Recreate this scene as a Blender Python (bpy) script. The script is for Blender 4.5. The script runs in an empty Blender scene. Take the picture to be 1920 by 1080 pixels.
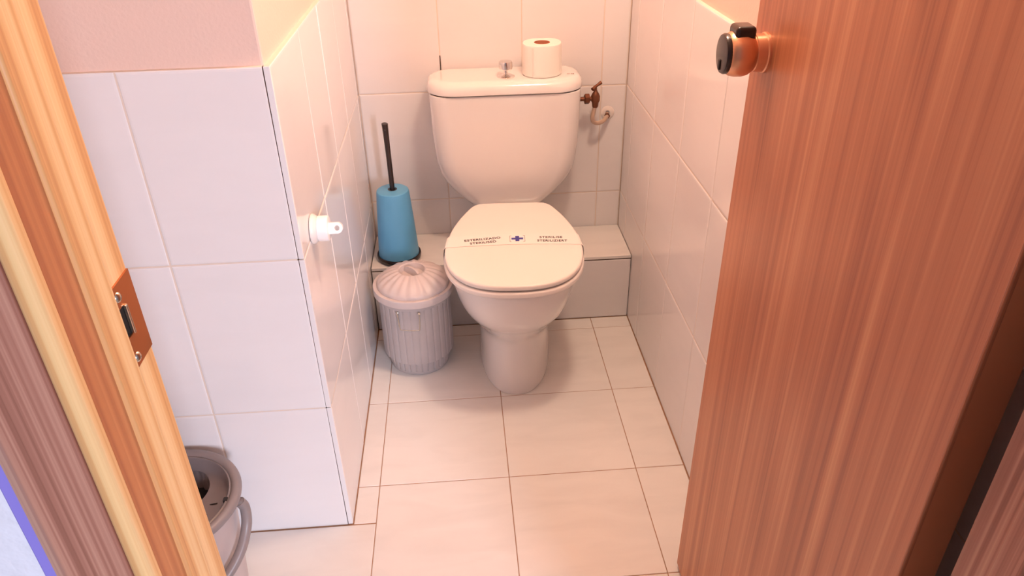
import bpy, bmesh, math, random
from mathutils import Vector, Matrix, noise as mnoise
random.seed(7)
S = bpy.context.scene
COL = S.collection
PI = math.pi

# ------------------------------------------------------------------ camera
cam_d = bpy.data.cameras.new('camera')
cam_d.sensor_width = 36.0
cam_d.lens = 26.25
cam_d.clip_start = 0.02
cam = bpy.data.objects.new('camera', cam_d)
COL.objects.link(cam)
def cam_matrix(loc, pitch, yaw, roll):
    a, b, c = (math.radians(v) for v in (pitch, yaw, roll))
    fwd = Vector((-math.sin(b) * math.cos(a), math.cos(b) * math.cos(a), math.sin(a)))
    r = fwd.cross(Vector((0, 0, 1))).normalized()
    u = r.cross(fwd)
    r2 = r * math.cos(c) + u * math.sin(c)
    u2 = -r * math.sin(c) + u * math.cos(c)
    m = Matrix((r2, u2, -fwd)).transposed().to_4x4()
    m.translation = loc
    return m
cam.matrix_world = cam_matrix(Vector((0.2328, -1.8793, 1.3039)), -31.283, -3.909, -1.102)
S.camera = cam

# ------------------------------------------------------------------ world, light, exposure
S.view_settings.view_transform = 'Standard'
S.view_settings.look = 'None'
S.view_settings.gamma = 1.0
S.view_settings.use_curve_mapping = False
S.view_settings.exposure = 0.0
W = bpy.data.worlds.new('world'); S.world = W
W.use_nodes = True
W.node_tree.nodes['Background'].inputs[0].default_value = (0.62, 0.74, 1.0, 1)
W.node_tree.nodes['Background'].inputs[1].default_value = 1.0
LAMP_POWER = 32.0
LAMP_RGB = (1.0, 0.735, 0.545)
day = bpy.data.lights.new('window_daylight', 'AREA')
day.shape = 'RECTANGLE'; day.size = 0.6; day.size_y = 1.1
day.energy = 36.0; day.color = (0.80, 0.84, 1.0)
dayo = bpy.data.objects.new('window_daylight', day); COL.objects.link(dayo)
dayo.location = (1.80, -4.66, 1.55)
dayo.rotation_euler = (Vector((0.25, -1.2, 0.35)) - dayo.location).to_track_quat('-Z', 'Y').to_euler()
day.spread = math.radians(90)

# ------------------------------------------------------------------ measured room
XL, XR, YB = -0.0508, 0.7275, 0.2657
YL, ZL = 0.0562, 0.2180
YS = -0.709
YP = -1.481                      # bathroom face of the door partition
YH = -1.572                      # hall face of the door partition
ZTILE = 1.009
H = 2.40
XW = -1.30                       # far left wall of the washroom

# ------------------------------------------------------------------ materials
def new_mat(name):
    m = bpy.data.materials.new(name); m.use_nodes = True
    nt = m.node_tree
    return m, nt, nt.nodes['Principled BSDF']
def rgb(r, g, b):
    f = lambda c: (c / 255 / 12.92) if c / 255 <= 0.04045 else ((c / 255 + 0.055) / 1.055) ** 2.4
    return (f(r), f(g), f(b), 1)
def plain(name, col, rough=0.5, metal=0.0, vary=0.0, scale=8.0, bump=0.0, bscale=120.0, coat=0.0, spec=0.5, stretch=None):
    m, nt, b = new_mat(name)
    b.inputs['Roughness'].default_value = rough
    b.inputs['Metallic'].default_value = metal
    b.inputs['Coat Weight'].default_value = coat
    b.inputs['Coat Roughness'].default_value = 0.05
    b.inputs['Specular IOR Level'].default_value = spec
    tc = nt.nodes.new('ShaderNodeTexCoord')
    mp = nt.nodes.new('ShaderNodeMapping')
    nt.links.new(tc.outputs['Object'], mp.inputs[0])
    if stretch: mp.inputs['Scale'].default_value = stretch
    n = nt.nodes.new('ShaderNodeTexNoise'); n.inputs['Scale'].default_value = scale
    n.inputs['Detail'].default_value = 5
    nt.links.new(mp.outputs[0], n.inputs['Vector'])
    mx = nt.nodes.new('ShaderNodeMix'); mx.data_type = 'RGBA'
    mx.inputs[6].default_value = tuple(c * (1 - vary) for c in col[:3]) + (1,)
    mx.inputs[7].default_value = tuple(min(1, c * (1 + vary)) for c in col[:3]) + (1,)
    nt.links.new(n.outputs['Fac'], mx.inputs[0])
    nt.links.new(mx.outputs[2], b.inputs['Base Color'])
    if bump:
        n2 = nt.nodes.new('ShaderNodeTexNoise'); n2.inputs['Scale'].default_value = bscale
        n2.inputs['Detail'].default_value = 3
        nt.links.new(mp.outputs[0], n2.inputs['Vector'])
        bp = nt.nodes.new('ShaderNodeBump'); bp.inputs['Strength'].default_value = bump
        bp.inputs['Distance'].default_value = 0.002
        nt.links.new(n2.outputs['Fac'], bp.inputs['Height'])
        nt.links.new(bp.outputs[0], b.inputs['Normal'])
    return m
def tile_mat(name, col, rough, vein=0.0):
    m, nt, b = new_mat(name)
    b.inputs['Roughness'].default_value = rough
    b.inputs['Specular IOR Level'].default_value = 0.5
    tc = nt.nodes.new('ShaderNodeTexCoord')
    oi = nt.nodes.new('ShaderNodeObjectInfo')
    ad = nt.nodes.new('ShaderNodeVectorMath'); ad.operation = 'ADD'
    sc = nt.nodes.new('ShaderNodeMath'); sc.operation = 'MULTIPLY'; sc.inputs[1].default_value = 37.0
    nt.links.new(oi.outputs['Random'], sc.inputs[0])
    nt.links.new(tc.outputs['Object'], ad.inputs[0]); nt.links.new(sc.outputs[0], ad.inputs[1])
    mp = nt.nodes.new('ShaderNodeMapping'); mp.inputs['Scale'].default_value = (5, 17, 5)
    mp.inputs['Rotation'].default_value = (0, 0, 0.25)
    nt.links.new(ad.outputs[0], mp.inputs[0])
    n = nt.nodes.new('ShaderNodeTexNoise'); n.inputs['Scale'].default_value = 1.0; n.inputs['Detail'].default_value = 6
    n.inputs['Distortion'].default_value = 0.6
    nt.links.new(mp.outputs[0], n.inputs['Vector'])
    r = nt.nodes.new('ShaderNodeValToRGB')
    r.color_ramp.elements[0].position = 0.3; r.color_ramp.elements[0].color = tuple(c * (1 - vein) for c in col[:3]) + (1,)
    r.color_ramp.elements[1].position = 0.6; r.color_ramp.elements[1].color = col
    nt.links.new(n.outputs['Fac'], r.inputs[0])
    nt.links.new(r.outputs[0], b.inputs['Base Color'])
    n2 = nt.nodes.new('ShaderNodeTexNoise'); n2.inputs['Scale'].default_value = 14.0; n2.inputs['Detail'].default_value = 1
    nt.links.new(ad.outputs[0], n2.inputs['Vector'])
    bp = nt.nodes.new('ShaderNodeBump'); bp.inputs['Strength'].default_value = 0.03; bp.inputs['Distance'].default_value = 0.003
    nt.links.new(n2.outputs['Fac'], bp.inputs['Height']); nt.links.new(bp.outputs[0], b.inputs['Normal'])
    return m
def wood_mat(name, stops, cross, scale_m, scale_f, rough, seed=0.0, cath=0.5, along=1.0, fine=0.35):
    """grain runs along z; 'cross' picks the direction across the boards ((x,y) weights)"""
    m, nt, b = new_mat(name)
    b.inputs['Roughness'].default_value = rough
    tc = nt.nodes.new('ShaderNodeTexCoord')
    def mapping(sx, sy, sz, off=0):
        mp = nt.nodes.new('ShaderNodeMapping')
        mp.inputs['Scale'].default_value = (sx, sy, sz)
        mp.inputs['Location'].default_value = (seed + off, seed * 1.7 + off, seed * 0.6)
        nt.links.new(tc.outputs['Object'], mp.inputs[0]); return mp
    def nz(mp, detail, dist=0.0, rough_=0.5):
        n = nt.nodes.new('ShaderNodeTexNoise'); n.inputs['Scale'].default_value = 1
        n.inputs['Detail'].default_value = detail; n.inputs['Distortion'].default_value = dist
        n.inputs['Roughness'].default_value = rough_
        nt.links.new(mp.outputs[0], n.inputs['Vector']); return n
    cx, cy = cross
    med = nz(mapping(scale_m * cx, scale_m * cy, 0.55 * along), 4, 0.3)
    fin = nz(mapping(scale_f * cx, scale_f * cy, 2.2 * along, 3.1), 4)
    # growth rings: sine of a warped field gives cathedral arches
    low = nz(mapping(4.0 * cx, 4.0 * cy, 0.45 * along, 7.7), 1.5)
    mul = nt.nodes.new('ShaderNodeMath'); mul.operation = 'MULTIPLY'; mul.inputs[1].default_value = 75.0
    nt.links.new(low.outputs['Fac'], mul.inputs[0])
    sn = nt.nodes.new('ShaderNodeMath'); sn.operation = 'SINE'
    nt.links.new(mul.outputs[0], sn.inputs[0])
    s2 = nt.nodes.new('ShaderNodeMath'); s2.operation = 'MULTIPLY_ADD'
    s2.inputs[1].default_value = 0.10 * cath; s2.inputs[2].default_value = 0.0
    nt.links.new(sn.outputs[0], s2.inputs[0])
    f2 = nt.nodes.new('ShaderNodeMath'); f2.operation = 'MULTIPLY_ADD'
    f2.inputs[1].default_value = fine; f2.inputs[2].default_value = -0.5 * fine
    nt.links.new(fin.outputs['Fac'], f2.inputs[0])
    a1 = nt.nodes.new('ShaderNodeMath'); a1.operation = 'ADD'
    nt.links.new(med.outputs['Fac'], a1.inputs[0]); nt.links.new(f2.outputs[0], a1.inputs[1])
    a2 = nt.nodes.new('ShaderNodeMath'); a2.operation = 'ADD'
    nt.links.new(a1.outputs[0], a2.inputs[0]); nt.links.new(s2.outputs[0], a2.inputs[1])
    r = nt.nodes.new('ShaderNodeValToRGB')
    el = r.color_ramp.elements
    el[0].position, el[0].color = stops[0]
    el[1].position, el[1].color = stops[-1]
    for p, c in stops[1:-1]:
        e = el.new(p); e.color = c
    nt.links.new(a2.outputs[0], r.inputs[0])
    nt.links.new(r.outputs[0], b.inputs['Base Color'])
    bp = nt.nodes.new('ShaderNodeBump'); bp.inputs['Strength'].default_value = 0.08; bp.inputs['Distance'].default_value = 0.001
    nt.links.new(a2.outputs[0], bp.inputs['Height']); nt.links.new(bp.outputs[0], b.inputs['Normal'])
    return m

M = {}
M['wall_tile'] = tile_mat('white_glazed_tile', rgb(234, 230, 230), 0.10, 0.02)
M['floor_tile'] = tile_mat('cream_marbled_tile', rgb(235, 231, 227), 0.22, 0.07)
M['grout'] = plain('pale_grout', rgb(226, 210, 196), 0.7, vary=0.05, scale=30)
M['floor_grout'] = plain('brown_grout', rgb(168, 128, 100), 0.85, vary=0.25, scale=25)
M['dark_gap'] = plain('dark_gap', rgb(70, 48, 36), 0.9, vary=0.3, scale=60)
M['paint'] = plain('peach_wall_paint', rgb(232, 202, 188), 0.75, vary=0.02, scale=5, bump=0.25, bscale=160)
M['ceiling'] = plain('white_ceiling_paint', rgb(235, 228, 220), 0.85, vary=0.02, bump=0.15)
M['hall_wall'] = plain('white_stucco', rgb(226, 226, 236), 0.85, vary=0.04, scale=12, bump=0.9, bscale=70)
M['hall_floor'] = plain('beige_hall_tile', rgb(190, 172, 150), 0.5, vary=0.06)
M['blue_shade'] = plain('lilac_blue_shade', rgb(140, 128, 214), 0.7, vary=0.06)  # colour of the bluish shadow strip beside the casing
M['ceramic'] = plain('white_vitreous_china', rgb(236, 231, 229), 0.10, vary=0.01, coat=0.5)
M['seat'] = plain('cream_seat_plastic', rgb(243, 234, 228), 0.28, vary=0.01)
M['paper'] = plain('white_paper', rgb(246, 240, 232), 0.9, vary=0.02, bump=0.2, bscale=220)
M['band'] = plain('paper_strip', rgb(243, 236, 231), 0.7, vary=0.02)
M['core'] = plain('brown_cardboard', rgb(196, 128, 100), 0.9, vary=0.08)
M['chrome'] = plain('chrome', rgb(225, 222, 220), 0.08, 1.0, vary=0.02)
M['steel'] = plain('steel_screw', rgb(205, 200, 190), 0.25, 1.0, vary=0.05, scale=60)
M['brass_dull'] = plain('tarnished_brass', rgb(120, 74, 52), 0.45, 0.6, vary=0.3, scale=60)
M['pipe'] = plain('painted_pipe', rgb(196, 168, 148), 0.3, vary=0.08, scale=40, coat=0.3)
M['blue'] = plain('turquoise_plastic', rgb(100, 172, 214), 0.38, vary=0.06, scale=14)
M['black'] = plain('black_plastic', rgb(44, 30, 27), 0.25, vary=0.15, scale=30)
M['grey_plastic'] = plain('silver_grey_plastic', rgb(182, 174, 174), 0.42, vary=0.10, scale=18, bump=0.15, bscale=90)
M['grey_lid'] = plain('pale_grey_plastic', rgb(208, 196, 194), 0.38, vary=0.08, scale=24, bump=0.25, bscale=60)
M['white_plastic'] = plain('white_plastic', rgb(248, 244, 244), 0.25, vary=0.01)
M['cream_plastic'] = plain('cream_plastic', rgb(238, 228, 222), 0.35, vary=0.02)
M['bucket_body'] = plain('beige_grey_plastic', rgb(196, 182, 180), 0.4, vary=0.05)
M['bucket_rim'] = plain('mid_grey_plastic', rgb(138, 128, 128), 0.38, vary=0.07, scale=20)
M['bucket_wringer'] = plain('grey_wringer_plastic', rgb(132, 122, 122), 0.4, vary=0.08, scale=20)
M['void'] = plain('hole_shade_and_clip', rgb(28, 24, 24), 0.6, vary=0.2)  # near-black stands in for shade inside holes and slots; also colours the clip
M['copper'] = plain('brushed_copper', rgb(232, 172, 136), 0.30, 0.85, vary=0.05, scale=20)
M['plate'] = plain('bronze_plate', rgb(190, 112, 62), 0.36, 0.75, vary=0.06, scale=50)
M['ink'] = plain('black_ink', rgb(44, 36, 44), 0.8, vary=0.3, scale=400)
M['ink_blue'] = plain('blue_ink', rgb(66, 66, 150), 0.7, vary=0.1, scale=300)
M['door_wood'] = wood_mat('orange_veneer', [(0.22, rgb(162, 94, 64)), (0.40, rgb(184, 114, 78)), (0.58, rgb(198, 128, 90)), (0.80, rgb(216, 152, 110))],
                          (0, 1), 60, 330, 0.36, 2.3, cath=0.75, fine=0.45)
M['frame_wood'] = wood_mat('light_striped_pine', [(0.25, rgb(206, 146, 96)), (0.42, rgb(228, 176, 118)), (0.55, rgb(240, 198, 142)), (0.72, rgb(248, 216, 166))],
                           (1, 1), 110, 420, 0.40, 5.2, cath=0.4, along=0.6)
M['lining_wood'] = wood_mat('brown_stained_pine', [(0.28, rgb(150, 88, 60)), (0.45, rgb(176, 108, 72)), (0.58, rgb(196, 128, 84)), (0.75, rgb(214, 150, 104))],
                           (1, 1), 70, 300, 0.40, 1.2, cath=0.4, along=0.6)
M['casing_wood'] = wood_mat('cool_lit_brown_pine', [(0.28, rgb(140, 88, 72)), (0.45, rgb(172, 116, 98)), (0.56, rgb(192, 138, 118)), (0.74, rgb(214, 166, 140))],
                            (1, 1), 130, 420, 0.45, 9.4, cath=0.5, along=0.6, fine=0.5)  # cool hall light is put into the purplish wood tones
mg, ntg, bg = new_mat('lamp_glow')
bg.inputs['Base Color'].default_value = (1, 0.9, 0.75, 1)
bg.inputs['Emission Color'].default_value = LAMP_RGB + (1,)
M['glow'] = mg

# ------------------------------------------------------------------ helpers
def obj(name, bm, mat, parent=None, smooth=None, loc=None):
    me = bpy.data.meshes.new(name)
    bmesh.ops.recalc_face_normals(bm, faces=bm.faces)
    bm.to_mesh(me); bm.free()
    return obj_me(name, me, mat, parent, smooth, loc)
def obj_me(name, me, mat, parent=None, smooth=None, loc=None):
    if mat and not me.materials: me.materials.append(M[mat])
    if smooth is not None:
        for p in me.polygons: p.use_smooth = True
        me.set_sharp_from_angle(angle=math.radians(smooth))
    o = bpy.data.objects.new(name, me); COL.objects.link(o)
    if smooth is not None and smooth < 180:
        w = o.modifiers.new('weighted_normal', 'WEIGHTED_NORMAL'); w.keep_sharp = True; w.weight = 60
    if loc: o.location = loc
    if parent: o.parent = parent
    return o
def tag(o, label=None, cat=None, group=None, kind=None):
    if label: o['label'] = label
    if cat: o['category'] = cat
    if group: o['group'] = group
    if kind: o['kind'] = kind
    return o
def thing(name, label, cat, loc=(0, 0, 0), rz=0.0, group=None):
    o = bpy.data.objects.new(name, None); COL.objects.link(o)
    o.empty_display_size = 0.05
    o.location = loc; o.rotation_euler = (0, 0, rz)
    return tag(o, label, cat, group)
def struct(name, label, cat=None, bm=None, mat=None):
    if bm is None:
        o = bpy.data.objects.new(name, None); COL.objects.link(o); o.empty_display_size = 0.05
    else:
        o = obj(name, bm, mat)
    return tag(o, label, cat, None, 'structure')
def box(bm, x0, x1, y0, y1, z0, z1, bevel=0.0, seg=2):
    vs = [bm.verts.new((x, y, z)) for x in (x0, x1) for y in (y0, y1) for z in (z0, z1)]
    fs = [(0, 1, 3, 2), (4, 6, 7, 5), (0, 4, 5, 1), (2, 3, 7, 6), (0, 2, 6, 4), (1, 5, 7, 3)]
    fl = [bm.faces.new([vs[i] for i in f]) for f in fs]
    if bevel:
        ed = list({e for f in fl for e in f.edges})
        bmesh.ops.bevel(bm, geom=ed, offset=bevel, segments=seg, affect='EDGES', profile=0.5)
    return bm
def nb(): return bmesh.new()
def lathe(bm, prof, seg=48, cap=True, wob=None, mat4=None):
    """prof: list of (r, z)"""
    rings = []
    for k, (r, z) in enumerate(prof):
        ring = []
        if r < 1e-6:
            v = bm.verts.new((0, 0, z)); rings.append([v]); continue
        for i in range(seg):
            a = 2 * PI * i / seg
            rr, zz = (r, z) if wob is None else wob(a, r, z, k)
            ring.append(bm.verts.new((rr * math.cos(a), rr * math.sin(a), zz)))
        rings.append(ring)
    for a, b in zip(rings, rings[1:]):
        if len(a) == 1 and len(b) == 1: continue
        for i in range(seg):
            j = (i + 1) % seg
            if len(a) == 1: bm.faces.new((a[0], b[i], b[j]))
            elif len(b) == 1: bm.faces.new((a[i], a[j], b[0]))
            else: bm.faces.new((a[i], a[j], b[j], b[i]))
    if cap:
        for r in (rings[0], rings[-1]):
            if len(r) > 2: bm.faces.new(r)
    if mat4 is not None: bmesh.ops.transform(bm, matrix=mat4, verts=bm.verts)
    return bm
def loft(bm, rings, cap0=True, cap1=True):
    rv = [[bm.verts.new(p) for p in r] for r in rings]
    n = len(rv[0])
    for a, b in zip(rv, rv[1:]):
        for i in range(n):
            j = (i + 1) % n
            bm.faces.new((a[i], a[j], b[j], b[i]))
    if cap0: bm.faces.new(rv[0])
    if cap1: bm.faces.new(rv[-1])
    return bm
def catmull(pts, per=8, closed=False):
    pts = [Vector(p) for p in pts]; n = len(pts); out = []
    rng = n if closed else n - 1
    for i in range(rng):
        p0 = pts[(i - 1) % n] if closed or i > 0 else pts[0] * 2 - pts[1]
        p1 = pts[i]; p2 = pts[(i + 1) % n]
        p3 = pts[(i + 2) % n] if closed or i + 2 < n else pts[-1] * 2 - pts[-2]
        for k in range(per):
            t = k / per
            out.append(0.5 * ((2 * p1) + (p2 - p0) * t + (2 * p0 - 5 * p1 + 4 * p2 - p3) * t * t + (3 * p1 - p0 - 3 * p2 + p3) * t ** 3))
    if not closed: out.append(pts[-1])
    return out
def tube(bm, path, r, seg=12, closed=False, cap=True, rad=None):
    n = len(path); rings = []; prev = None
    for i, p in enumerate(path):
        a = path[(i - 1) % n] if closed or i > 0 else p
        b = path[(i + 1) % n] if closed or i < n - 1 else p
        t = (b - a).normalized()
        if prev is None:
            ref = Vector((0, 0, 1)) if abs(t.z) < 0.9 else Vector((1, 0, 0))
            u = t.cross(ref).normalized()
        else:
            u = (prev - t * prev.dot(t)).normalized()
        prev = u; v = t.cross(u)
        rr = rad(i / (n - 1)) if rad else r
        rings.append([p + (u * math.cos(2 * PI * k / seg) + v * math.sin(2 * PI * k / seg)) * rr for k in range(seg)])
    if closed:
        rings.append(rings[0])
        rv = [[bm.verts.new(q) for q in rg] for rg in rings[:-1]]
        rv.append(rv[0])
        for A, B in zip(rv, rv[1:]):
            for i in range(seg):
                j = (i + 1) % seg
                bm.faces.new((A[i], A[j], B[j], B[i]))
    else:
        loft(bm, rings, cap, cap)
    return bm
def extrude_poly(bm, pts2, z0, z1, bevel=0.0, seg=3):
    """2D outline (x,y) -> prism with rounded top and bottom edges"""
    n = len(pts2)
    c = Vector((sum(p[0] for p in pts2) / n, sum(p[1] for p in pts2) / n))
    def inset(d):
        out = []
        for i in range(n):
            a = Vector(pts2[i - 1][:2]); p = Vector(pts2[i][:2]); b = Vector(pts2[(i + 1) % n][:2])
            t = (b - a).normalized(); nr = Vector((t.y, -t.x))
            if (p - c).dot(nr) < 0: nr = -nr
            out.append(p - nr * d)
        return out
    rings = []
    if bevel:
        for k in range(seg + 1):
            a = PI / 2 * k / seg
            rings.append([(p.x, p.y, z0 + bevel * (1 - math.sin(a))) for p in inset(bevel * (1 - math.cos(a)))][:] if False else
                         [(p.x, p.y, z0 + bevel * (1 - math.cos(PI / 2 - a + 0) if False else 1 - math.sin(a))) for p in inset(bevel * (1 - math.sin(PI / 2 - (PI / 2 - a)) if False else bevel * (1 - math.cos(PI / 2 - a)) / bevel * 1.0)) ] if False else
                         [(p.x, p.y, z0 + bevel - bevel * math.cos(a)) for p in inset(bevel - bevel * math.sin(a))])
        for k in range(seg + 1):
            a = PI / 2 * k / seg
            rings.append([(p.x, p.y, z1 - bevel + bevel * math.sin(a)) for p in inset(bevel - bevel * math.cos(a))])
    else:
        rings = [[(p[0], p[1], z0) for p in pts2], [(p[0], p[1], z1) for p in pts2]]
    return loft(bm, rings)

# ------------------------------------------------------------------ tiles
TILE_CACHE = {}
def tile_mesh(kind, su, sv, th):
    key = (kind, round(su, 4), round(sv, 4), th)
    if key not in TILE_CACHE:
        bm = nb()
        def rr_(i, z): return [(-su / 2 + i, -sv / 2 + i, z), (su / 2 - i, -sv / 2 + i, z), (su / 2 - i, sv / 2 - i, z), (-su / 2 + i, sv / 2 - i, z)]
        cush = 0.0045 if kind == 'wall_tile' else 0.0016
        cush = min(cush, su * 0.2, sv * 0.2)
        loft(bm, [rr_(0, 0), rr_(0, th - 0.0009), rr_(cush * 0.3, th - 0.0003), rr_(cush, th)])
        bmesh.ops.recalc_face_normals(bm, faces=bm.faces)
        me = bpy.data.meshes.new(kind); bm.to_mesh(me); bm.free()
        me.materials.append(M['floor_tile' if kind in ('floor_tile', 'ledge_tile') else 'wall_tile'])
        TILE_CACHE[key] = me
    return TILE_CACHE[key]
def tiles(kind, parent, frame, us, vs, gap, th, jitter=0.12, skip=None):
    """frame(u,v) -> world point on the backing plane; local axes from frame.axes (U,V,N)"""
    U, V, N = frame['U'], frame['V'], frame['N']
    base = Matrix((U, V, N)).transposed()
    for u0, u1 in zip(us, us[1:]):
        for v0, v1 in zip(vs, vs[1:]):
            if skip and skip(u0, u1, v0, v1): continue
            if u1 - u0 < 0.006 or v1 - v0 < 0.006: continue
            o = bpy.data.objects.new(kind, tile_mesh(kind, u1 - u0 - gap, v1 - v0 - gap, th))
            COL.objects.link(o)
            jm = Matrix.Rotation(math.radians(random.uniform(-jitter, jitter)), 3, 'X') @ Matrix.Rotation(math.radians(random.uniform(-jitter, jitter)), 3, 'Y')
            m = (base @ jm).to_4x4()
            m.translation = frame['O'] + U * ((u0 + u1) / 2) + V * ((v0 + v1) / 2) + N * random.uniform(-0.0002, 0.0002)
            o.matrix_world = m
            o.parent = parent
V3 = Vector
ZR = [0.0, 0.336, 0.6725, ZTILE]
TH = 0.0100      # tile thickness, proud of the plaster

# ------------------------------------------------------------------ floor
bm = nb(); box(bm, XW - 0.1, XR + 0.1, YH, YB + 0.1, -0.12, -0.0010)
floor = struct('floor', 'cream marbled ceramic tile floor with thin brown joints', 'floor', bm, 'floor_grout')
fx = [XW, -1.22, -0.915, -0.61, -0.305, 0.0, 0.305, 0.61, XR - 0.001]
fy = [-1.495, -1.196, -0.897, -0.598, -0.299, 0.0, YL]
fr = dict(O=V3((0, 0, -0.009)), U=V3((1, 0, 0)), V=V3((0, 1, 0)), N=V3((0, 0, 1)))
def floor_skip(u0, u1, v0, v1):
    return u1 <= XL - 0.06 and v0 >= YS - 0.02
# sliver column next to the alcove's left wall, then the open part of the floor
tiles('floor_tile', floor, fr, [0.0, 0.305, 0.61, XR - 0.001], fy, 0.0018, 0.009, 0.05)
tiles('floor_tile', floor, fr, [XL + 0.001, 0.0], [YS, -0.598, -0.299, 0.0, YL], 0.0018, 0.009, 0.05)
tiles('floor_tile', floor, fr, fx[:6], [-1.495, -1.196, -0.897, YS - 0.0015], 0.0018, 0.009, 0.05)

# ------------------------------------------------------------------ back wall
bm = nb(); box(bm, XL - 0.2, XR + 0.2, YB + TH, YB + 0.15, -0.1, H)
wall_back = struct('wall_back', 'glossy white tiled back wall of the toilet alcove with painted plaster above', 'wall', bm, 'paint')
def grout_sheet(parent, x0, x1, y0, y1, z0, z1):
    b = nb(); box(b, x0, x1, y0, y1, z0, z1); return obj('grout', b, 'grout', parent)
grout_sheet(wall_back, XL, XR, YB + 0.0012, YB + TH, 0.0, ZTILE - 0.001)
fr = dict(O=V3((0, YB + TH, 0)), U=V3((1, 0, 0)), V=V3((0, 0, 1)), N=V3((0, -1, 0)))
bx_ = [XL + 0.001, 0.1884, 0.4204, 0.6525, XR - 0.001]
tiles('wall_tile', wall_back, fr, bx_, ZR[:1] + ZR[1:], 0.0028, TH, 0.10)
b = nb(); box(b, 0.1872, 0.1896, YB - 0.0003, YB + 0.0010, 0.735, 0.775); obj('grout_gap', b, 'dark_gap', wall_back)

# ------------------------------------------------------------------ left block (side of alcove + short front return)
bm = nb(); box(bm, XW - 0.15, XL - TH, YS + TH, YB + 0.15, -0.1, H, 0.004, 2)
wall_left = struct('wall_left', 'projecting wall with white tile below and pinkish paint above, left of toilet', 'wall', bm, 'paint')
grout_sheet(wall_left, XL - TH, XL - 0.0012, YS + 0.006, YB, 0.0, ZTILE - 0.001)
grout_sheet(wall_left, XW, XL - TH - 0.0030, YS + 0.0012, YS + TH, 0.0, ZTILE - 0.001)
fr = dict(O=V3((XL - TH, 0, 0)), U=V3((0, 1, 0)), V=V3((0, 0, 1)), N=V3((1, 0, 0)))
ly = [YS, -0.449, -0.224, 0.002, 0.228, YB - 0.0005]
tiles('wall_tile', wall_left, fr, ly, ZR, 0.0028, TH, 0.18)
fr = dict(O=V3((0, YS + TH, 0)), U=V3((1, 0, 0)), V=V3((0, 0, 1)), N=V3((0, -1, 0)))
sx = [XW + 0.02, XL - 0.230 * 5, XL - 0.230 * 4, XL - 0.230 * 3, XL - 0.230 * 2, XL - 0.230, XL - TH + 0.0002]
b = nb(); box(b, XL - TH - 0.0016, XL - TH - 0.0001, YS + 0.0014, YS + TH, 0.0, ZTILE - 0.0015); obj('corner_joint', b, 'dark_gap', wall_left)
tiles('wall_tile', wall_left, fr, sx, ZR, 0.0030, TH, 0.12)

# ------------------------------------------------------------------ right wall
bm = nb(); box(bm, XR + TH, XR + 0.15, YP, YB + 0.15, -0.1, H)
wall_right = struct('wall_right', 'glossy white tiled side wall with peach paint above, right of toilet', 'wall', bm, 'paint')
grout_sheet(wall_right, XR + 0.0012, XR + TH, YP, YB, 0.0, ZTILE - 0.001)
fr = dict(O=V3((XR + TH, 0, 0)), U=V3((0, -1, 0)), V=V3((0, 0, 1)), N=V3((-1, 0, 0)))
ry = [-YB + 0.0005, -0.170, 0.066, 0.305, 0.545, 0.782, 1.020, 1.258, -YP]
tiles('wall_tile', wall_right, fr, ry, ZR, 0.0028, TH, 0.18)

# ------------------------------------------------------------------ the rest of the washroom shell
bm = nb(); box(bm, XW - 0.15, XW, YH, YS + TH, -0.1, H)
struct('wall_far_left', 'painted end wall of the washroom beside the door', 'wall', bm, 'paint')
bm = nb(); box(bm, XW - 0.15, XR + 0.15, YH, YB + 0.15, H, H + 0.1)
struct('ceiling', 'white painted washroom ceiling', 'ceiling', bm, 'ceiling')
# partition with the doorway
OX0, OX1, OZ = 0.003, 0.670, 2.06
bm = nb()
for a in ((XW - 0.15, OX0, -0.1, H + 0.1), (OX1, 3.0, -0.1, H + 0.1), (OX0, OX1, OZ, H + 0.1)):
    box(bm, a[0], a[1], YH, YP - 0.0005, a[2], a[3])
struct('wall_front', 'rough white plastered partition wall around the doorway', 'wall', bm, 'hall_wall')
# hall
bm = nb(); box(bm, XW - 0.15, 3.0, -4.75, YH, -0.12, -0.001)
struct('floor_hall', 'plain beige hall floor', 'floor', bm, 'hall_floor')
bm = nb(); box(bm, XW - 0.15, 3.0, -4.75, YH, H, H + 0.1)
struct('ceiling_hall', 'plain white hall ceiling', 'ceiling', bm, 'ceiling')
bm = nb(); box(bm, XW - 0.25, XW - 0.15, -4.75, YH, -0.1, H + 0.1)
struct('wall_hall_left', 'plain white end wall of the hall', 'wall', bm, 'hall_wall')
bm = nb(); box(bm, 3.0, 3.1, -4.75, YH, -0.1, H + 0.1)
struct('wall_hall_right', 'plain white opposite end wall of the hall', 'wall', bm, 'hall_wall')
WX0, WX1, WZ0, WZ1 = 1.42, 2.18, 0.92, 2.18
bm = nb()
for a in ((XW - 0.15, WX0, -0.1, H + 0.1), (WX1, 3.0, -0.1, H + 0.1), (WX0, WX1, -0.1, WZ0), (WX0, WX1, WZ1, H + 0.1)):
    box(bm, a[0], a[1], -4.85, -4.72, a[2], a[3])
struct('wall_hall_back', 'plain white hall wall with a window opening', 'wall', bm, 'hall_wall')
bm = nb()
for a in ((WX0, WX0 + 0.04, WZ0, WZ1), (WX1 - 0.04, WX1, WZ0, WZ1), (WX0 + 0.04, WX1 - 0.04, WZ0, WZ0 + 0.04), (WX0 + 0.04, WX1 - 0.04, WZ1 - 0.04, WZ1)):
    box(bm, a[0], a[1], -4.80, -4.74, a[2], a[3], 0.004)
struct('window_1', 'plain white hall window frame', 'window', bm, 'ceiling')

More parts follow.
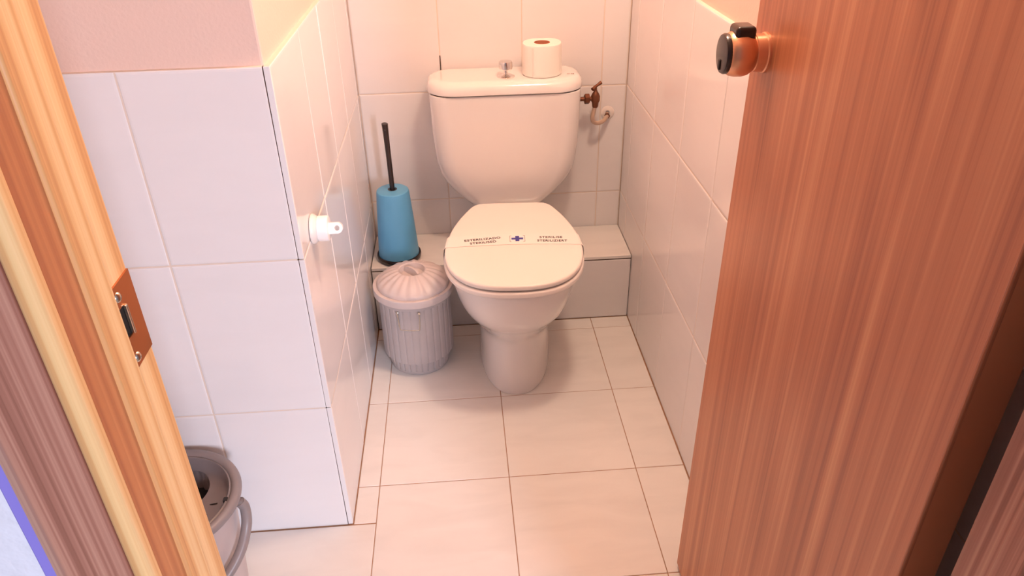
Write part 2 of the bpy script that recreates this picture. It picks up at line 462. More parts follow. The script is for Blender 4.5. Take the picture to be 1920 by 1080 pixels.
# ------------------------------------------------------------------ boxed-in step behind the toilet
bm = nb(); box(bm, XL, XR, YL + 0.0090, YB, 0.0, ZL - 0.0092)
ledge = struct('trim_1', 'low tiled step running along the back wall behind the toilet', 'step', bm, 'dark_gap')
fr = dict(O=V3((0, 0, ZL - 0.009)), U=V3((1, 0, 0)), V=V3((0, 1, 0)), N=V3((0, 0, 1)))
tiles('ledge_tile', ledge, fr, [XL + 0.001, 0.045, 0.345, XR - 0.0008], [YL - 0.0008, YB - 0.0008], 0.0018, 0.009, 0.1)
fr = dict(O=V3((0, YL + 0.009, 0)), U=V3((1, 0, 0)), V=V3((0, 0, 1)), N=V3((0, -1, 0)))
tiles('wall_tile', ledge, fr, [XL + 0.001, 0.045, 0.345, XR - 0.0008], [0.0, ZL - 0.0120], 0.0024, 0.0088, 0.15)

b = nb(); box(b, XL + 0.001, XR - 0.001, YL + 0.0012, YL + 0.0090, ZL - 0.0131, ZL - 0.0091); obj('open_seam', b, 'dark_gap', ledge)

# ------------------------------------------------------------------ door frame (jambs, stops, casings)
frame = struct('trim_2', 'striped orange pine door frame around the open doorway', 'door frame')
def profile_post(name, pts, z0, z1, mat, parent, bev=0.0):
    bm_ = nb()
    lo = [bm_.verts.new((x, y, z0)) for x, y in pts]; hi = [bm_.verts.new((x, y, z1)) for x, y in pts]
    n = len(pts)
    for i in range(n):
        j = (i + 1) % n
        bm_.faces.new((lo[i], lo[j], hi[j], hi[i]))
    bm_.faces.new(lo); bm_.faces.new(hi)
    if bev:
        ed = [e for e in bm_.edges if abs(e.verts[0].co.z - e.verts[1].co.z) > 0.5]
        bmesh.ops.bevel(bm_, geom=ed, offset=bev, segments=4, affect='EDGES', profile=0.5)
    return obj(name, bm_, mat, parent, smooth=40)
JL, SL = 0.0330, 0.0435         # left rebate face, left stop face
JR, SR = 0.6400, 0.6295
YST_L, YST_R = -1.522, -1.522   # where the stops begin
YLN = -1.547                     # stop ends, darker lining begins
YC = -1.585
def side(sx_, x0, jx, sx2, wood, bead_mat, out):
    e = 0.0022 * sx_
    profile_post('jamb', [(x0, YP), (jx, YP), (jx, YST_L), (x0, YST_L)], 0, 2.03, wood, frame, 0.0015)
    profile_post('door_stop', [(x0, YST_L), (sx2, YST_L), (sx2, YLN), (x0, YLN)], 0, 2.03, wood, frame, 0.0022)
    profile_post('jamb_lining', [(x0, YLN), (sx2 - e, YLN), (sx2 - e, YH), (x0, YH)], 0, 2.03, 'lining_wood', frame)
    profile_post('casing_bead', [(sx2 - 0.011 * sx_, YH), (sx2, YH), (sx2, YC), (sx2 - 0.011 * sx_, YC)], 0, 2.10, bead_mat, frame, 0.0042)
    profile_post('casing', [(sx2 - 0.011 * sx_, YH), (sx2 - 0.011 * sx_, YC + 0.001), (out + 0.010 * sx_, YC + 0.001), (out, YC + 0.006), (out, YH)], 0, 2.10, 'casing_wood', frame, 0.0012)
side(1, OX0, JL, SL, 'frame_wood', 'frame_wood', -0.012)
side(-1, OX1, JR, SR, 'casing_wood', 'frame_wood', 0.690)  # right jamb is the same pine, its cooler light put into the colour
b = nb(); box(b, SL, SR, YH, YP, 2.00, 2.03, 0.002); obj('head_jamb', b, 'frame_wood', frame)
b = nb(); box(b, OX0, OX1, YH, YP, 2.03, OZ); obj('head_packing', b, 'frame_wood', frame)
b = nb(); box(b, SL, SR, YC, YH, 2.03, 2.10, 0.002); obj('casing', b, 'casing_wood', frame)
b = nb(); box(b, -0.0215, -0.0125, YH - 0.003, YH + 0.001, 0, 2.10, 0.001); tag(obj('shadow_edge', b, 'blue_shade', frame), 'lilac blue shadow edge added as a strip')  # thin strip added for the blurred bluish shadow next to the casing
# strike plate on the left rebate
PZ0, PZ1 = 1.0355, 1.0900
PX = JL + 0.0012
bm = nb()
def plate_piece(y0, y1, z0, z1): box(bm, JL - 0.0005, PX, y0, y1, z0, z1)
plate_piece(YST_L + 0.001, -1.5135, PZ0, PZ1); plate_piece(-1.499, -1.4822, PZ0, PZ1)
plate_piece(-1.5135, -1.499, PZ0, 1.0560); plate_piece(-1.5135, -1.499, 1.0760, PZ1)
plate = tag(obj('strike_plate', bm, 'plate', frame), 'bronze strike plate let into the rebate')
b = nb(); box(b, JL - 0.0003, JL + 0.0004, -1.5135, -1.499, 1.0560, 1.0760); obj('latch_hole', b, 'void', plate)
b = nb(); box(b, JL + 0.0004, JL + 0.0030, -1.5005, -1.4985, 1.0560, 1.0760, 0.0006); obj('plate_lip', b, 'steel', plate)
for z in (1.0415, 1.0830):
    b = nb(); lathe(b, [(0.0034, 0), (0.0030, 0.0010), (0.0016, 0.0018), (0, 0.0019)], 16,
                    mat4=Matrix.Translation((PX - 0.0002, -1.5035, z)) @ Matrix.Rotation(PI / 2, 4, 'Y'))
    obj('screw', b, 'steel', plate, smooth=40)

# ------------------------------------------------------------------ door leaf (open into the room)
DH = V3((0.616, -1.455, 0)); DF = V3((0.632, -0.881, 0))
du = (DF - DH).normalized(); dn = V3((-du.y, du.x, 0))      # dn points to the left (-x)
door_len = (DF - DH).length
bm = nb(); box(bm, -0.036, 0.0, 0.0, door_len, 0.010, 2.005, 0.0016, 2)
door = tag(obj('door_1', bm, 'door_wood', smooth=40), 'orange wood veneer door standing open against the right wall', 'door', None, 'structure')
door.matrix_world = Matrix((( -dn.x, du.x, 0, DH.x), (-dn.y, du.y, 0, DH.y), (0, 0, 1, 0), (0, 0, 0, 1)))
# local: x towards the wall is positive along -dn, so flip: box spans -0.036..0 -> mirror below
for v in door.data.vertices: v.co.x = -v.co.x
door.data.flip_normals()
b = nb(); box(b, -0.0004, 0.0040, -0.0004, 0.0035, 0.0102, 2.0048, 0.0012, 2); tag(obj('edge_highlight', b, 'lining_wood', door), 'pale highlight strip added along the hinge edge')  # added strip stands in for the highlight on the door corner
KY, KZ = door_len - 0.046, 1.058
kmat = Matrix.Translation((0, KY, KZ)) @ Matrix.Rotation(-PI / 2, 4, 'Y')   # lathe z -> local -x
b = nb(); lathe(b, [(0.0, 0.0), (0.0255, 0.0), (0.0255, 0.003), (0.0240, 0.0045), (0.0235, 0.016), (0.0225, 0.017),
                    (0.0235, 0.018), (0.0275, 0.024), (0.0292, 0.031), (0.0290, 0.040), (0.0272, 0.047), (0.0250, 0.0505), (0.0, 0.0505)], 48, mat4=kmat)
knob = tag(obj('door_knob', b, 'copper', door, smooth=35), 'copper door knob with black end and lock button')
b = nb(); lathe(b, [(0.0, 0.0500), (0.0252, 0.0500), (0.0254, 0.0540), (0.0240, 0.0565), (0.0200, 0.0575), (0.0, 0.0578)], 40, mat4=kmat)
obj('knob_cap', b, 'black', knob, smooth=35)
b = nb(); box(b, -0.0592, -0.0572, KY - 0.0035, KY + 0.0035, KZ - 0.020, KZ - 0.007, 0.001, 2)
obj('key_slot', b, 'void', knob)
b = nb(); box(b, -0.0460, -0.0195, KY - 0.0165, KY + 0.0165, KZ + 0.0170, KZ + 0.0360, 0.0055, 4)
tag(obj('lock_button', b, 'black', knob, smooth=60), 'black rounded lock button')
b = nb(); lathe(b, [(0.0, 0.0), (0.0255, 0.0), (0.0255, 0.004), (0.012, 0.008), (0.012, 0.014), (0.024, 0.02), (0.024, 0.032), (0.0, 0.034)], 32,
                mat4=Matrix.Translation((0.0362, KY, KZ)) @ Matrix.Rotation(PI / 2, 4, 'Y'))
obj('inner_knob', b, 'copper', door, smooth=35)
b = nb(); box(b, 0.007, 0.029, door_len - 0.0005, door_len + 0.0012, KZ - 0.028, KZ + 0.028, 0.0005); obj('latch_plate', b, 'plate', door)
b = nb(); box(b, 0.012, 0.024, door_len + 0.001, door_len + 0.009, KZ - 0.008, KZ + 0.008, 0.002); obj('latch_bolt', b, 'steel', door)
for z in (0.25, 1.78):
    b = nb(); lathe(b, [(0.0, z), (0.006, z), (0.006, z + 0.09), (0.004, z + 0.094), (0, z + 0.095)], 20, mat4=Matrix.Translation((0.030, -0.0075, 0)))
    obj('hinge', b, 'plate', door, smooth=40)

# ------------------------------------------------------------------ toilet
TX, TY, TR = 0.356, -0.150, math.radians(-3.0)
toilet = thing('toilet', 'white ceramic toilet with closed lid and low cistern', 'toilet', (TX, TY, 0), TR)
def half_to_ring(half, per=6):
    sp = catmull([(a, b_, 0) for a, b_ in half], per)
    left = [(-p.x, p.y) for p in reversed(sp)][1:-1]
    return [(p.x, p.y) for p in sp] + left
# seat outline, local (origin at TX,TY)
half = [(0, .196), (.050, .196), (.085, .194), (.108, .180), (.128, .140), (.150, .080), (.167, .010), (.1755, -.070), (.172, -.125), (.157, -.178), (.130, -.221), (.092, -.250), (.046, -.264), (0, -.267)]
outline = half_to_ring(half, 6)
def scaled(o, sx_, sy_, cy_=-0.04): return [(x * sx_, cy_ + (y - cy_) * sy_) for x, y in o]
# bowl: stack of sections (half width, front y, back y)
def section(hw, yf, yb, z, n=56, sq=2.35):
    yc = yb - max(hw, 0.10) * 0.9
    out = []
    for i in range(n):
        a = 2 * PI * i / n
        c, s = math.cos(a), math.sin(a)
        ex = 2.0 / sq
        x = hw * math.copysign(abs(c) ** ex, c)
        ry = (yc - yf) if s < 0 else (yb - yc)
        y = yc + ry * math.copysign(abs(s) ** ex, s)
        out.append((x, y, z))
    return out
secs = [(.000, .100, -.146, .190), (.006, .1015, -.148, .190), (.05, .1000, -.144, .190), (.10, .1000, -.138, .190), (.140, .1000, -.135, .190),
        (.160, .1030, -.137, .190), (.178, .1100, -.145, .190), (.200, .125, -.163, .192), (.228, .142, -.190, .194), (.260, .157, -.222, .197), (.300, .1665, -.242, .200),
        (.340, .1715, -.2515, .200), (.366, .1725, -.2535, .200), (.376, .1715, -.2520, .199), (.379, .168, -.248, .196)]
zs = [s_[0] for s_ in secs]
smooth_secs = catmull([V3((s_[1], s_[2], s_[3])) for s_ in secs], 3)
smooth_z = catmull([V3((s_[0], 0, 0)) for s_ in secs], 3)
def bowl_shape(v, z):
    t = min(1, max(0, (z - 0.15) / 0.12))
    return section(v.x, v.y, v.z, z, sq=2.25 - 0.10 * t)
bm = nb(); loft(bm, [bowl_shape(v, zz.x) for v, zz in zip(smooth_secs, smooth_z)])
bowl = obj('bowl', bm, 'ceramic', toilet, smooth=50)
# shelf that carries the cistern, over the tiled step
bm = nb(); rings = []
for z, hw, yf, yb in ((.222, .075, .12, .39), (.25, .085, .10, .395), (.30, .095, .08, .398), (.335, .100, .06, .40), (.349, .100, .06, .40), (.3535, .096, .065, .396)):
    rings.append([(max(-hw, min(hw, x)), y, z) for x, y, _ in section(hw, yf, yb, z, 40, 4.5)])
loft(bm, rings); obj('cistern_shelf', bm, 'ceramic', toilet, smooth=50)
# seat ring and lid
bm = nb(); extrude_poly(bm, scaled(outline, 1.005, 1.0), .381, .3975, .006, 4); obj('seat_ring', bm, 'seat', toilet, smooth=45)
bm = nb(); extrude_poly(bm, scaled(outline, .988, .993), .4010, .4155, .0055, 4); obj('seat_lid', bm, 'seat', toilet, smooth=45)
for sx_ in (-0.075, 0.075):
    bm = nb(); tube(bm, [V3((sx_ - .018, .204, .398)), V3((sx_ + .018, .204, .398))], .009, 14); obj('lid_hinge', bm, 'white_plastic', toilet, smooth=40)
# cistern, local with the toilet's turn undone so that it stays square to the wall
cist_local = Matrix.Rotation(-TR * 0.75, 4, 'Z')
def to_local(x, y, z):
    p = Matrix.Rotation(-TR, 4, 'Z') @ V3((x - TX, y - TY, z)); return (p.x, p.y, p.z)
def rrect(cx, hw, y0, y1, rf, rb, n=10):
    """rounded rectangle plan: front corners radius rf, back corners rb"""
    pts = []
    for (sx_, sy_, r) in ((1, -1, rf), (1, 1, rb), (-1, 1, rb), (-1, -1, rf)):
        cxx = cx + sx_ * (hw - r); cyy = (y0 + r) if sy_ < 0 else (y1 - r)
        a0 = {(1, -1): -PI / 2, (1, 1): 0, (-1, 1): PI / 2, (-1, -1): PI}[(sx_, sy_)]
        for k in range(n + 1):
            a = a0 + PI / 2 * k / n
            pts.append((cxx + r * math.cos(a), cyy + r * math.sin(a)))
    return pts
CX = 0.3635
tank_secs = [(.352, .070, .155, .248), (.356, .092, .145, .250), (.366, .112, .136, .252), (.382, .132, .129, .254), (.402, .150, .123, .255), (.425, .1685, .118, .255), (.448, .183, .114, .256), (.475, .1945, .110, .257), (.51, .2015, .106, .257),
             (.56, .2055, .102, .257), (.62, .2075, .099, .257), (.67, .2085, .0965, .257), (.702, .209, .0955, .257), (.7055, .207, .0975, .255)]
bm = nb()
loft(bm, [[to_local(x, y, z) for x, y in rrect(CX, hw, y0, y1, .055 if y1 - y0 > .12 else .04, .028)] for z, hw, y0, y1 in tank_secs])
obj('cistern', bm, 'ceramic', toilet, smooth=60)
bm = nb(); loft(bm, [[to_local(x, y, z) for x, y in rrect(CX, .2062, .0985, .2545, .054, .028)] for z in (.7045, .7085)]); obj('lid_seam', bm, 'dark_gap', toilet)
bm = nb(); rings = []
for z, ins in ((.7078, .004), (.709, .0005), (.712, 0), (.722, .0005), (.731, .004), (.737, .010), (.7405, .018), (.742, .030)):
    rings.append([to_local(x, y, z) for x, y in rrect(CX, .2145 - ins, .089 + ins, .2605 - ins * .6, .078 - ins * .8, .055 - ins * .6)])
loft(bm, rings); tank_lid = obj('cistern_lid', bm, 'ceramic', toilet, smooth=60)
b = nb(); box(b, 0, 1, 0, 1, 0, 1)
b.free()
# little printed maker's mark on the lid
b = nb()
for k, w in enumerate((.005, .003, .004, .004)):
    x0 = .533 + k * .0052 ; p = [to_local(x0, .150, .7424), to_local(x0 + w, .150, .7424), to_local(x0 + w, .1525, .7424), to_local(x0, .1525, .7424)]
    q = [b.verts.new((v[0], v[1], v[2] - .0012)) for v in p]; r_ = [b.verts.new(v) for v in p]
    b.faces.new(r_)
    for i in range(4): b.faces.new((q[i], q[(i + 1) % 4], r_[(i + 1) % 4], r_[i]))
obj('maker_mark', b, 'brass_dull', tank_lid)
fl = to_local(.3655, .148, .7415)
fm = Matrix.Translation(fl)
fm = fm @ Matrix.Scale(1.15, 4)
b = nb(); lathe(b, [(0, 0), (.0215, 0), (.0215, .0015), (.019, .003), (.010, .005), (.0045, .0065), (.0042, .0165), (.011, .0175), (.0155, .0185), (.0162, .021), (.0158, .034), (.0148, .0362), (.010, .037), (0, .0372)], 40, mat4=fm)
tag(obj('flush_knob', b, 'chrome', tank_lid, smooth=35), 'chrome pull knob of the flush')

# ------------------------------------------------------------------ paper strip with its print
band = thing('paper_strip', 'white paper strip printed with sterilised in four languages, wrapped across toilet lid', 'paper strip', (TX, TY, 0), TR)
bm = nb()
by0, by1 = -0.070, -0.012
def bow(x): return 0.010 * (1 - (x / 0.18) ** 2)
def strip_x(hw):
    top = [-hw + .007 + (2 * hw - .014) * k / 16 for k in range(17)]
    left = [(-hw - .0034, .379), (-hw - .0026, .398), (-hw - .0004, .411), (-hw + .0030, .4152)]
    return left + [(x, .41605) for x in top] + [(-x, z) for x, z in reversed(left)]
t = 0.0003
rows = []
for (xa, za), (xb, zb) in zip(strip_x(.1754), strip_x(.1706)):      # front edge, back edge follow the lid's outline
    nx, nz = (0, 1) if za > .4155 else (math.copysign(1, xa), 0.3)
    rows.append([(xa, by0 + bow(xa), za), (xb, by1 + bow(xb), zb), (xb + nx * t, by1 + bow(xb), zb + nz * t), (xa + nx * t, by0 + bow(xa), za + nz * t)])
loft(bm, rows); obj('strip', bm, 'band', band)
def text_mesh(name, s, size, x, y, ang, parent, shear=0.0, mat='ink', bold=0.0, sx_=1.0):
    cu = bpy.data.curves.new(name, 'FONT'); cu.body = s; cu.size = size; cu.align_x = 'CENTER'; cu.align_y = 'CENTER'
    cu.shear = shear; cu.offset = bold; cu.space_character = 1.12; cu.extrude = 0.00012
    to = bpy.data.objects.new(name, cu); COL.objects.link(to)
    dg = bpy.context.evaluated_depsgraph_get()
    me = bpy.data.meshes.new_from_object(to.evaluated_get(dg))
    bpy.data.objects.remove(to); bpy.data.curves.remove(cu)
    me.transform(Matrix.Translation((x, y, .41650)) @ Matrix.Rotation(ang, 4, 'Z') @ Matrix.Diagonal((sx_, 1, 1, 1)))
    me.name = name
    me.materials.clear()
    return obj_me(name, me, mat, parent)
A1, A2 = math.radians(8), math.radians(-6)
text_mesh('printed_word', 'ESTERILIZADO', .0145, -.0790, -.0285, A1, band, bold=.0004, sx_=.90)
text_mesh('printed_word', 'STERILISED', .0145, -.0770, -.0465, A1, band, bold=.0004, sx_=.86)
text_mesh('printed_word', 'STERILISE', .0145, .0970, -.0265, A2 * .4, band, bold=.0003, sx_=.88)
text_mesh('printed_word', 'STERILIZIERT', .0145, .0990, -.0455, A2 * .6, band, bold=.0004, sx_=.82)
z0, z1 = .41638, .41658
CXP, CYP = .0105, -.029
b = nb(); box(b, CXP - .0185, CXP + .0185, CYP - .0150, CYP + .0150, .41630, .41640); obj('printed_panel', b, 'white_plastic', band)
cr = [(-.005, -.0145), (.005, -.0145), (.005, -.005), (.015, -.005), (.015, .005), (.005, .005), (.005, .0145), (-.005, .0145), (-.005, .005), (-.015, .005), (-.015, -.005), (-.005, -.005)]
bm = nb(); loft(bm, [[(CXP + x, CYP + y, z) for x, y in cr] for z in (z0, z1)])
tag(obj('printed_cross', bm, 'ink_blue', band), 'blue cross printed in the middle')
for sx_ in (-1, 1):
    br_ = [(.0150, -.0165), (.0195, -.0165), (.0195, .0165), (.0150, .0165), (.0150, .0157), (.0186, .0157), (.0186, -.0157), (.0150, -.0157)]
    bm = nb(); loft(bm, [[(CXP + sx_ * x, CYP + y, z) for x, y in br_] for z in (z0, z1)])
    obj('printed_bracket', bm, 'ink', band)

# ------------------------------------------------------------------ toilet roll on the cistern
RC = (0.466, 0.166, 0.7424)
roll = thing('toilet_roll', 'white toilet paper roll standing on the cistern lid', 'toilet roll', RC)
def roll_w(a, r, z, k): return (r + (0.0012 * math.sin(2 * a + 0.6) if r > .03 else 0), z + (0.0008 * math.sin(3 * a) if z > .05 and r > .03 else 0))
bm = nb()
prof = [(.0215, .0005), (.052, .0005), (.0535, .0025), (.0530, .045), (.0525, .078), (.0510, .0825), (.047, .084), (.0225, .083), (.0215, .082)]
lathe(bm, prof, 64, cap=False, wob=roll_w)
obj('paper', bm, 'paper', roll, smooth=50)
bm = nb(); lathe(bm, [(.0214, .0005), (.0214, .0832), (.0204, .0832), (.0204, .0005)], 40, cap=False)
bm.faces.ensure_lookup_table()
tag(obj('cardboard_core', bm, 'core', roll, smooth=50), 'brown cardboard tube')
bm = nb(); ang = math.radians(-128)
rows = []
for k in range(9):
    a = ang + k * 0.012
    rr = .0537 + 0.0010 * (k / 8)
    rows.append([(rr * math.cos(a), rr * math.sin(a), .002), (rr * math.cos(a), rr * math.sin(a), .078), ((rr + .0003) * math.cos(a), (rr + .0003) * math.sin(a), .078), ((rr + .0003) * math.cos(a), (rr + .0003) * math.sin(a), .002)])
loft(bm, rows); obj('loose_sheet', bm, 'paper', roll)

# ------------------------------------------------------------------ stop valve and fill pipe
valve = thing('stop_valve', 'tarnished brass stop valve with bent pipe beside the cistern', 'valve', (0.624, 0.200, 0.60))
L = lambda x, y, z: V3((x - .624, y - .200, z - .60))
b = nb(); lathe(b, [(0, .030), (.0075, .030), (.0088, .034), (.0100, .044), (.0130, .050), (.0130, .062), (.0095, .070), (.0055, .076), (.004, .080), (.0035, .088), (0, .088)], 16)
obj('valve_body', b, 'brass_dull', valve, smooth=40)
b = nb(); tube(b, [L(.613, .190, .684), L(.622, .198, .690), L(.630, .203, .693), L(.640, .206, .699)], .004, 10, rad=lambda t: .0056 if t < .2 or t > .85 else .0042)
obj('valve_handle', b, 'brass_dull', valve, smooth=40)
b = nb(); lathe(b, [(0, 0), (.0125, 0), (.0148, .002), (.0148, .013), (.0125, .015), (0, .015)], 6, mat4=Matrix.Translation(L(.592, .200, .655)) @ Matrix.Rotation(PI / 2, 4, 'Y'))
obj('union_nut', b, 'brass_dull', valve)
b = nb(); tube(b, [L(.5745, .200, .655), L(.620, .200, .655)], .0062, 14); obj('inlet_stub', b, 'brass_dull', valve, smooth=40)
b = nb(); tube(b, catmull([L(.624, .200, .634), L(.6205, .201, .616), L(.6180, .203, .600), L(.6220, .209, .5850), L(.636, .218, .5760), L(.655, .232, .5760), L(.669, .250, .5830), L(.673, .264, .588)], 6), .0062, 14)
obj('pipe', b, 'pipe', valve, smooth=50)
b = nb(); lathe(b, [(0, 0), (.0085, 0), (.0085, .006), (.0065, .008), (0, .008)], 6, mat4=Matrix.Translation(L(.6715, .2500, .5850)) @ Matrix.Rotation(-PI / 2, 4, 'X') )
obj('wall_nut', b, 'brass_dull', valve)
b = nb(); lathe(b, [(.0065, 0), (.019, 0), (.0205, .001), (.018, .0030), (.009, .0036), (.0065, .0030)], 28, cap=False, mat4=Matrix.Translation(L(.674, .2652, .591)) @ Matrix.Rotation(PI / 2, 4, 'X'))
obj('wall_flange', b, 'cream_plastic', valve, smooth=50)

# ------------------------------------------------------------------ toilet brush in its holder, on the step
BX, BY = 0.031, 0.120
holder = thing('brush_holder', 'turquoise tapered brush holder on black dish, standing on the step', 'brush holder', (BX, BY, ZL))
b = nb(); lathe(b, [(0, 0), (.060, 0), (.0645, .004), (.0660, .012), (.0650, .017), (.0620, .018), (.0580, .012), (0, .012)], 48); obj('base_dish', b, 'black', holder, smooth=40)
b = nb(); lathe(b, [(.0595, .0125), (.0600, .016), (.0575, .060), (.0530, .130), (.0480, .200), (.0470, .213), (.0455, .2185), (.0420, .2210), (.0110, .2215), (.0100, .2200), (.0100, .2150), (.0440, .2130), (.0500, .130), (.0565, .0125)], 56, cap=False)
obj('shell', b, 'blue', holder, smooth=35)
b = nb(); lathe(b, [(.0098, .2190), (.0130, .2212), (.0130, .2226), (.0098, .2228)], 24, cap=False); obj('collar', b, 'black', holder, smooth=35)
brush = thing('toilet_brush', 'black handled toilet brush standing in the turquoise holder', 'brush', (BX, BY, ZL + .0135))
b = nb(); path = catmull([V3((0, 0, .060)), V3((0, 0, .22)), V3((-.0005, 0, .30)), V3((-.0015, .001, .37)), V3((-.002, .002, .397)), V3((-.002, .002, .4015))], 8)
tube(b, path, .007, 16, rad=lambda t: (.0072 + .0018 * min(1, max(0, (t - .45) / .4))) if t < .97 else (.0080 if t < .99 else .0048))
handle = obj('handle', b, 'black', brush, smooth=50)
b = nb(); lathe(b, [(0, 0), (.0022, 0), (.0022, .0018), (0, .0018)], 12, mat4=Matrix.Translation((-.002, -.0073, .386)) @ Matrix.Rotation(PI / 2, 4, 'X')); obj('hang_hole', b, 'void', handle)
b = nb(); lathe(b, [(0, .001), (.030, .004), (.036, .02), (.036, .065), (.028, .080), (.007, .084), (0, .084)], 28, wob=lambda a, r, z, k: (r + .0015 * math.sin(14 * a), z)); obj('bristles', b, 'white_plastic', brush)

# ------------------------------------------------------------------ waste bin
NX, NY = 0.083, -0.103
bin_ = thing('waste_bin', 'silver grey fluted plastic waste bin with domed lid, between wall and toilet', 'waste bin', (NX, NY, 0))
def flute(a, r, z, k):
    if r < .07 or z < .012 or z > .225: return r, z
    f = max(0.0, math.cos(30 * a)) ** 4
    return r + .0008 - .0026 * f, z
bm = nb()
def br(z): return .083 + (.1000 - .083) * z / .24
prof = [(0, .0), (.080, .0), (.0825, .003), (br(.012), .0115)] + [(br(z) + (.0018 if abs(z - .128) < .003 else 0), z) for z in (.0125, .03, .06, .09, .12, .1265, .1295, .132, .16, .19, .222)] + [(br(.228), .2255), (.1035, .228), (.1035, .238), (.0985, .238), (.0985, .05), (0, .05)]
lathe(bm, prof, 240, wob=flute); body = obj('body', bm, 'grey_plastic', bin_, smooth=28)
def lidw(a, r, z, k):
    if .030 < r < .098 and z > .252:
        f = math.cos(20 * a + .3)
        return r, z + .0016 * f * min(1, (r - .03) / .03)
    if r >= .098 and z < .262: return r + .0004 * math.sin(9 * a), z
    return r, z
prof = [(.1000, .2385), (.1090, .2385), (.1108, .2405), (.1112, .2550), (.1098, .2595), (.1065, .2610), (.1010, .2600), (.0990, .2590), (.0985, .2650), (.0965, .2695), (.088, .2770), (.074, .2870), (.058, .2945), (.046, .2985), (.038, .3000), (.0350, .2985), (.0335, .2920), (.030, .2850), (0, .2840)]
bm = nb(); lathe(bm, prof, 120, wob=lidw); lid = obj('lid', bm, 'grey_lid', bin_, smooth=35)
bm = nb()
ga = math.radians(-48)
c, s = math.cos(ga), math.sin(ga)
outl = [(-.030, .2848), (-.028, .2960), (-.014, .3025), (.004, .3045), (.018, .3020), (.028, .2950), (.030, .2848)]
rings = []
for off, ins in ((-.0050, .0), (-.0030, .0)):
    pass
top = []
for side in (-1, 1):
    top.append([(u * c - side * .0042 * s * (1.4 if z < .293 else .8), u * s + side * .0042 * c * (1.4 if z < .293 else .8), z) for u, z in outl])
loft(bm, [[p for p in top[0]], [p for p in top[1]]]); obj('lid_grip', bm, 'grey_lid', lid, smooth=40)
# hinged wire bail lying against the front
bm = nb()
def on_body(a, z, off=.0040): r = br(z) + off; return V3((r * math.cos(a), r * math.sin(a), z))
a0 = math.radians(-98)
path = [on_body(a0 - .29, .222), on_body(a0 - .29, .200), on_body(a0 - .285, .178), on_body(a0 - .27, .167)] + [on_body(a0 - .26 + k * .0867, .1645) for k in range(0, 7)] + [on_body(a0 + .27, .167), on_body(a0 + .285, .178), on_body(a0 + .29, .200), on_body(a0 + .29, .222)]
tube(bm, catmull(path, 4), .0017, 8); tag(obj('bail_handle', bm, 'steel', bin_, smooth=50), 'thin bail handle hanging on the front')
for sg in (-1, 1):
    b = nb(); p = on_body(a0 + sg * .29, .220, .0015)
    lathe(b, [(0, 0), (.0042, 0), (.0042, .003), (.003, .0042), (0, .0042)], 14, mat4=Matrix.Translation(p) @ Matrix.Rotation(a0 + sg * .29, 4, 'Z') @ Matrix.Rotation(PI / 2, 4, 'Y'))
    obj('bail_mount', b, 'steel', bin_, smooth=40)

# ------------------------------------------------------------------ white rod bracket on the alcove's left wall
hook = thing('rod_bracket', 'white plastic rod bracket with a holed tab, fixed to wall tile', 'bracket', (XL, -0.612, 0.684))
rx = Matrix.Rotation(PI / 2, 4, 'Y')
b = nb(); lathe(b, [(0, .0004), (.0275, .0004), (.0285, .002), (.0275, .006), (.0245, .010), (.0200, .0125), (0, .0130)], 40, mat4=rx); tag(obj('flange', b, 'cream_plastic', hook, smooth=50), 'cream domed flange')
b = nb(); lathe(b, [(0, .011), (.0215, .011), (.0238, .013), (.0242, .016), (.0242, .029), (.0232, .0315), (.0205, .0325), (0, .0326)], 40, mat4=rx); obj('barrel', b, 'white_plastic', hook, smooth=40)
# tab: a flat tongue with a through hole, ring of quads
bm = nb(); n = 40; hx, hr, R_ = .0470, .0045, .0105; th = .0055
def tab_ring(r_in):
    out = []
    for k in range(n):
        a = 2 * PI * k / n
        if r_in: out.append((hx + hr * math.cos(a), hr * 1.1 * math.sin(a)))
        else:
            x, z = math.cos(a), math.sin(a)
            if x >= 0: out.append((hx + R_ * x, R_ * z))
            else:
                tt = min((hx - .0300) / max(1e-6, -x), R_ / max(1e-6, abs(z))); out.append((hx + x * tt, z * tt))
    return out
o_, i_ = tab_ring(False), tab_ring(True)
ring_defs = [[(x, -th, z) for x, z in o_], [(x, th, z) for x, z in o_], [(x, th, z) for x, z in i_], [(x, -th, z) for x, z in i_]]
rv = [[bm.verts.new(p) for p in r] for r in ring_defs]; rv.append(rv[0])
for A, B in zip(rv, rv[1:]):
    for k in range(n):
        j = (k + 1) % n; bm.faces.new((A[k], A[j], B[j], B[k]))
bmesh.ops.transform(bm, matrix=Matrix.Rotation(math.radians(-20), 4, 'X'), verts=bm.verts)
obj('tab', bm, 'white_plastic', hook, smooth=40)

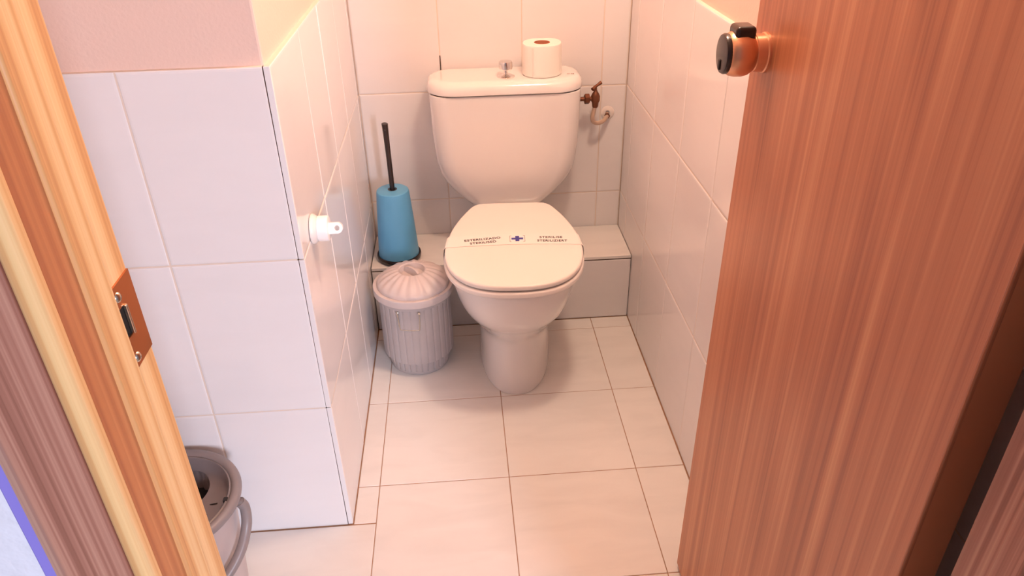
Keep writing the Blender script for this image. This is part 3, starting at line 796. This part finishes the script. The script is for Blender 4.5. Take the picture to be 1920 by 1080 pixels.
# ------------------------------------------------------------------ mop bucket by the doorway
UX, UY, UZ = -0.346, -0.856, 0.0
bucket = thing('mop_bucket', 'grey mop bucket with wringer and tubular handle, against the tiled wall', 'bucket', (UX, UY, UZ))
bm = nb(); lathe(bm, [(0, 0), (.094, 0), (.098, .004), (.106, .10), (.114, .20), (.119, .246), (.122, .249), (.122, .258), (.1165, .258), (.1165, .248), (.110, .20), (.096, .012), (0, .012)], 64); obj('body', bm, 'bucket_body', bucket, smooth=35)
bm = nb(); tube(bm, [V3((.1245 * math.cos(2 * PI * k / 64), .1245 * math.sin(2 * PI * k / 64), .2585)) for k in range(64)], .0098, 14, closed=True); obj('rim', bm, 'bucket_rim', bucket, smooth=60)
bm = nb(); rings = []
HY = .055                                              # the wringing hole sits towards the back
for r, z, t_ in ((.1155, .252, 0), (.1150, .262, 0), (.1120, .2635, 0), (.1090, .260, .02), (.1060, .250, .05), (.094, .243, .25), (.080, .237, .5), (.066, .233, .75), (.0575, .231, .95), (.0555, .228, 1), (.0530, .185, 1),
                 (.0555, .185, 1), (.0580, .226, 1), (.068, .229, .75), (.082, .233, .5), (.096, .239, .25), (.1080, .245, .05), (.1140, .252, 0)):
    wav = .0018 if t_ >= .95 and r < .054 else 0
    rings.append([((r + wav * math.cos(22 * 2 * PI * k / 88)) * math.cos(2 * PI * k / 88), HY * t_ + (r + wav * math.cos(22 * 2 * PI * k / 88)) * math.sin(2 * PI * k / 88), z) for k in range(88)])
loft(bm, rings, False, False); wring = obj('wringer', bm, 'bucket_wringer', bucket, smooth=35)
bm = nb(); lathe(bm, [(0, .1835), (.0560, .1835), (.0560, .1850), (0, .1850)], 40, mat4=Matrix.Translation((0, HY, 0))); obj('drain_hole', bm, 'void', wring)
for k in range(9):
    a = math.radians(-165 + k * 18.75)
    b = nb(); box(b, -.012, .012, -.0014, .0014, -.0006, .0010, .0004, 1)
    bmesh.ops.transform(b, matrix=Matrix.Translation((0, HY * .5, 0)) @ Matrix.Rotation(a, 4, 'Z') @ Matrix.Translation((.080, 0, .2372)) @ Matrix.Rotation(-.41, 4, 'Y'), verts=b.verts)
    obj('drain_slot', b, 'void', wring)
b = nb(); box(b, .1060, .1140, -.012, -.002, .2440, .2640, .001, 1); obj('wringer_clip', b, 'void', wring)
# tubular bail dropped to the front, lying close to the body
half_path = [(.1290, .004, .243), (.1345, .006, .222), (.1335, -.008, .188), (.1220, -.044, .155), (.0930, -.082, .128), (.0400, -.112, .114), (0, -.119, .110)]
path = [V3(p) for p in half_path] + [V3((-p[0], p[1], p[2])) for p in reversed(half_path[:-1])]
bm = nb(); tube(bm, catmull(path, 6), .0098, 14); tag(obj('bail_handle', bm, 'bucket_rim', bucket, smooth=60), 'grey tubular handle folded down')
for sg in (-1, 1):
    b = nb(); tube(b, [V3((sg * .114, .004, .240)), V3((sg * .1360, .004, .240))], .0075, 14); obj('pivot', b, 'bucket_rim', bucket, smooth=40)

# ------------------------------------------------------------------ wall lamp above the frame
LP = V3((0.540, -0.600, 1.80))
lamp = thing('pendant_lamp', 'round glass globe lamp hanging from the ceiling above the toilet', 'lamp', (LP.x, LP.y, H))
b = nb(); lathe(b, [(0, -.0005), (.045, -.0005), (.045, -.010), (.030, -.022), (0, -.024)], 32); obj('ceiling_rose', b, 'white_plastic', lamp, smooth=40)
b = nb(); tube(b, [V3((0, 0, -.022)), V3((0, 0, LP.z - H + .10))], .003, 10); obj('cord', b, 'white_plastic', lamp, smooth=40)
b = nb(); lathe(b, [(0, .115), (.012, .112), (.022, .100), (.022, .070), (0, .068)], 24, mat4=Matrix.Translation((0, 0, LP.z - H))); obj('lamp_holder', b, 'white_plastic', lamp, smooth=40)
b = nb(); bmesh.ops.create_uvsphere(b, u_segments=32, v_segments=20, radius=.075)
bmesh.ops.translate(b, vec=(0, 0, LP.z - H), verts=b.verts)
obj('globe', b, 'glow', lamp, smooth=180)
# radiance from the wanted power: P = pi * A * L
area = 4 * PI * .075 ** 2
bg.inputs['Emission Strength'].default_value = LAMP_POWER / (PI * area)
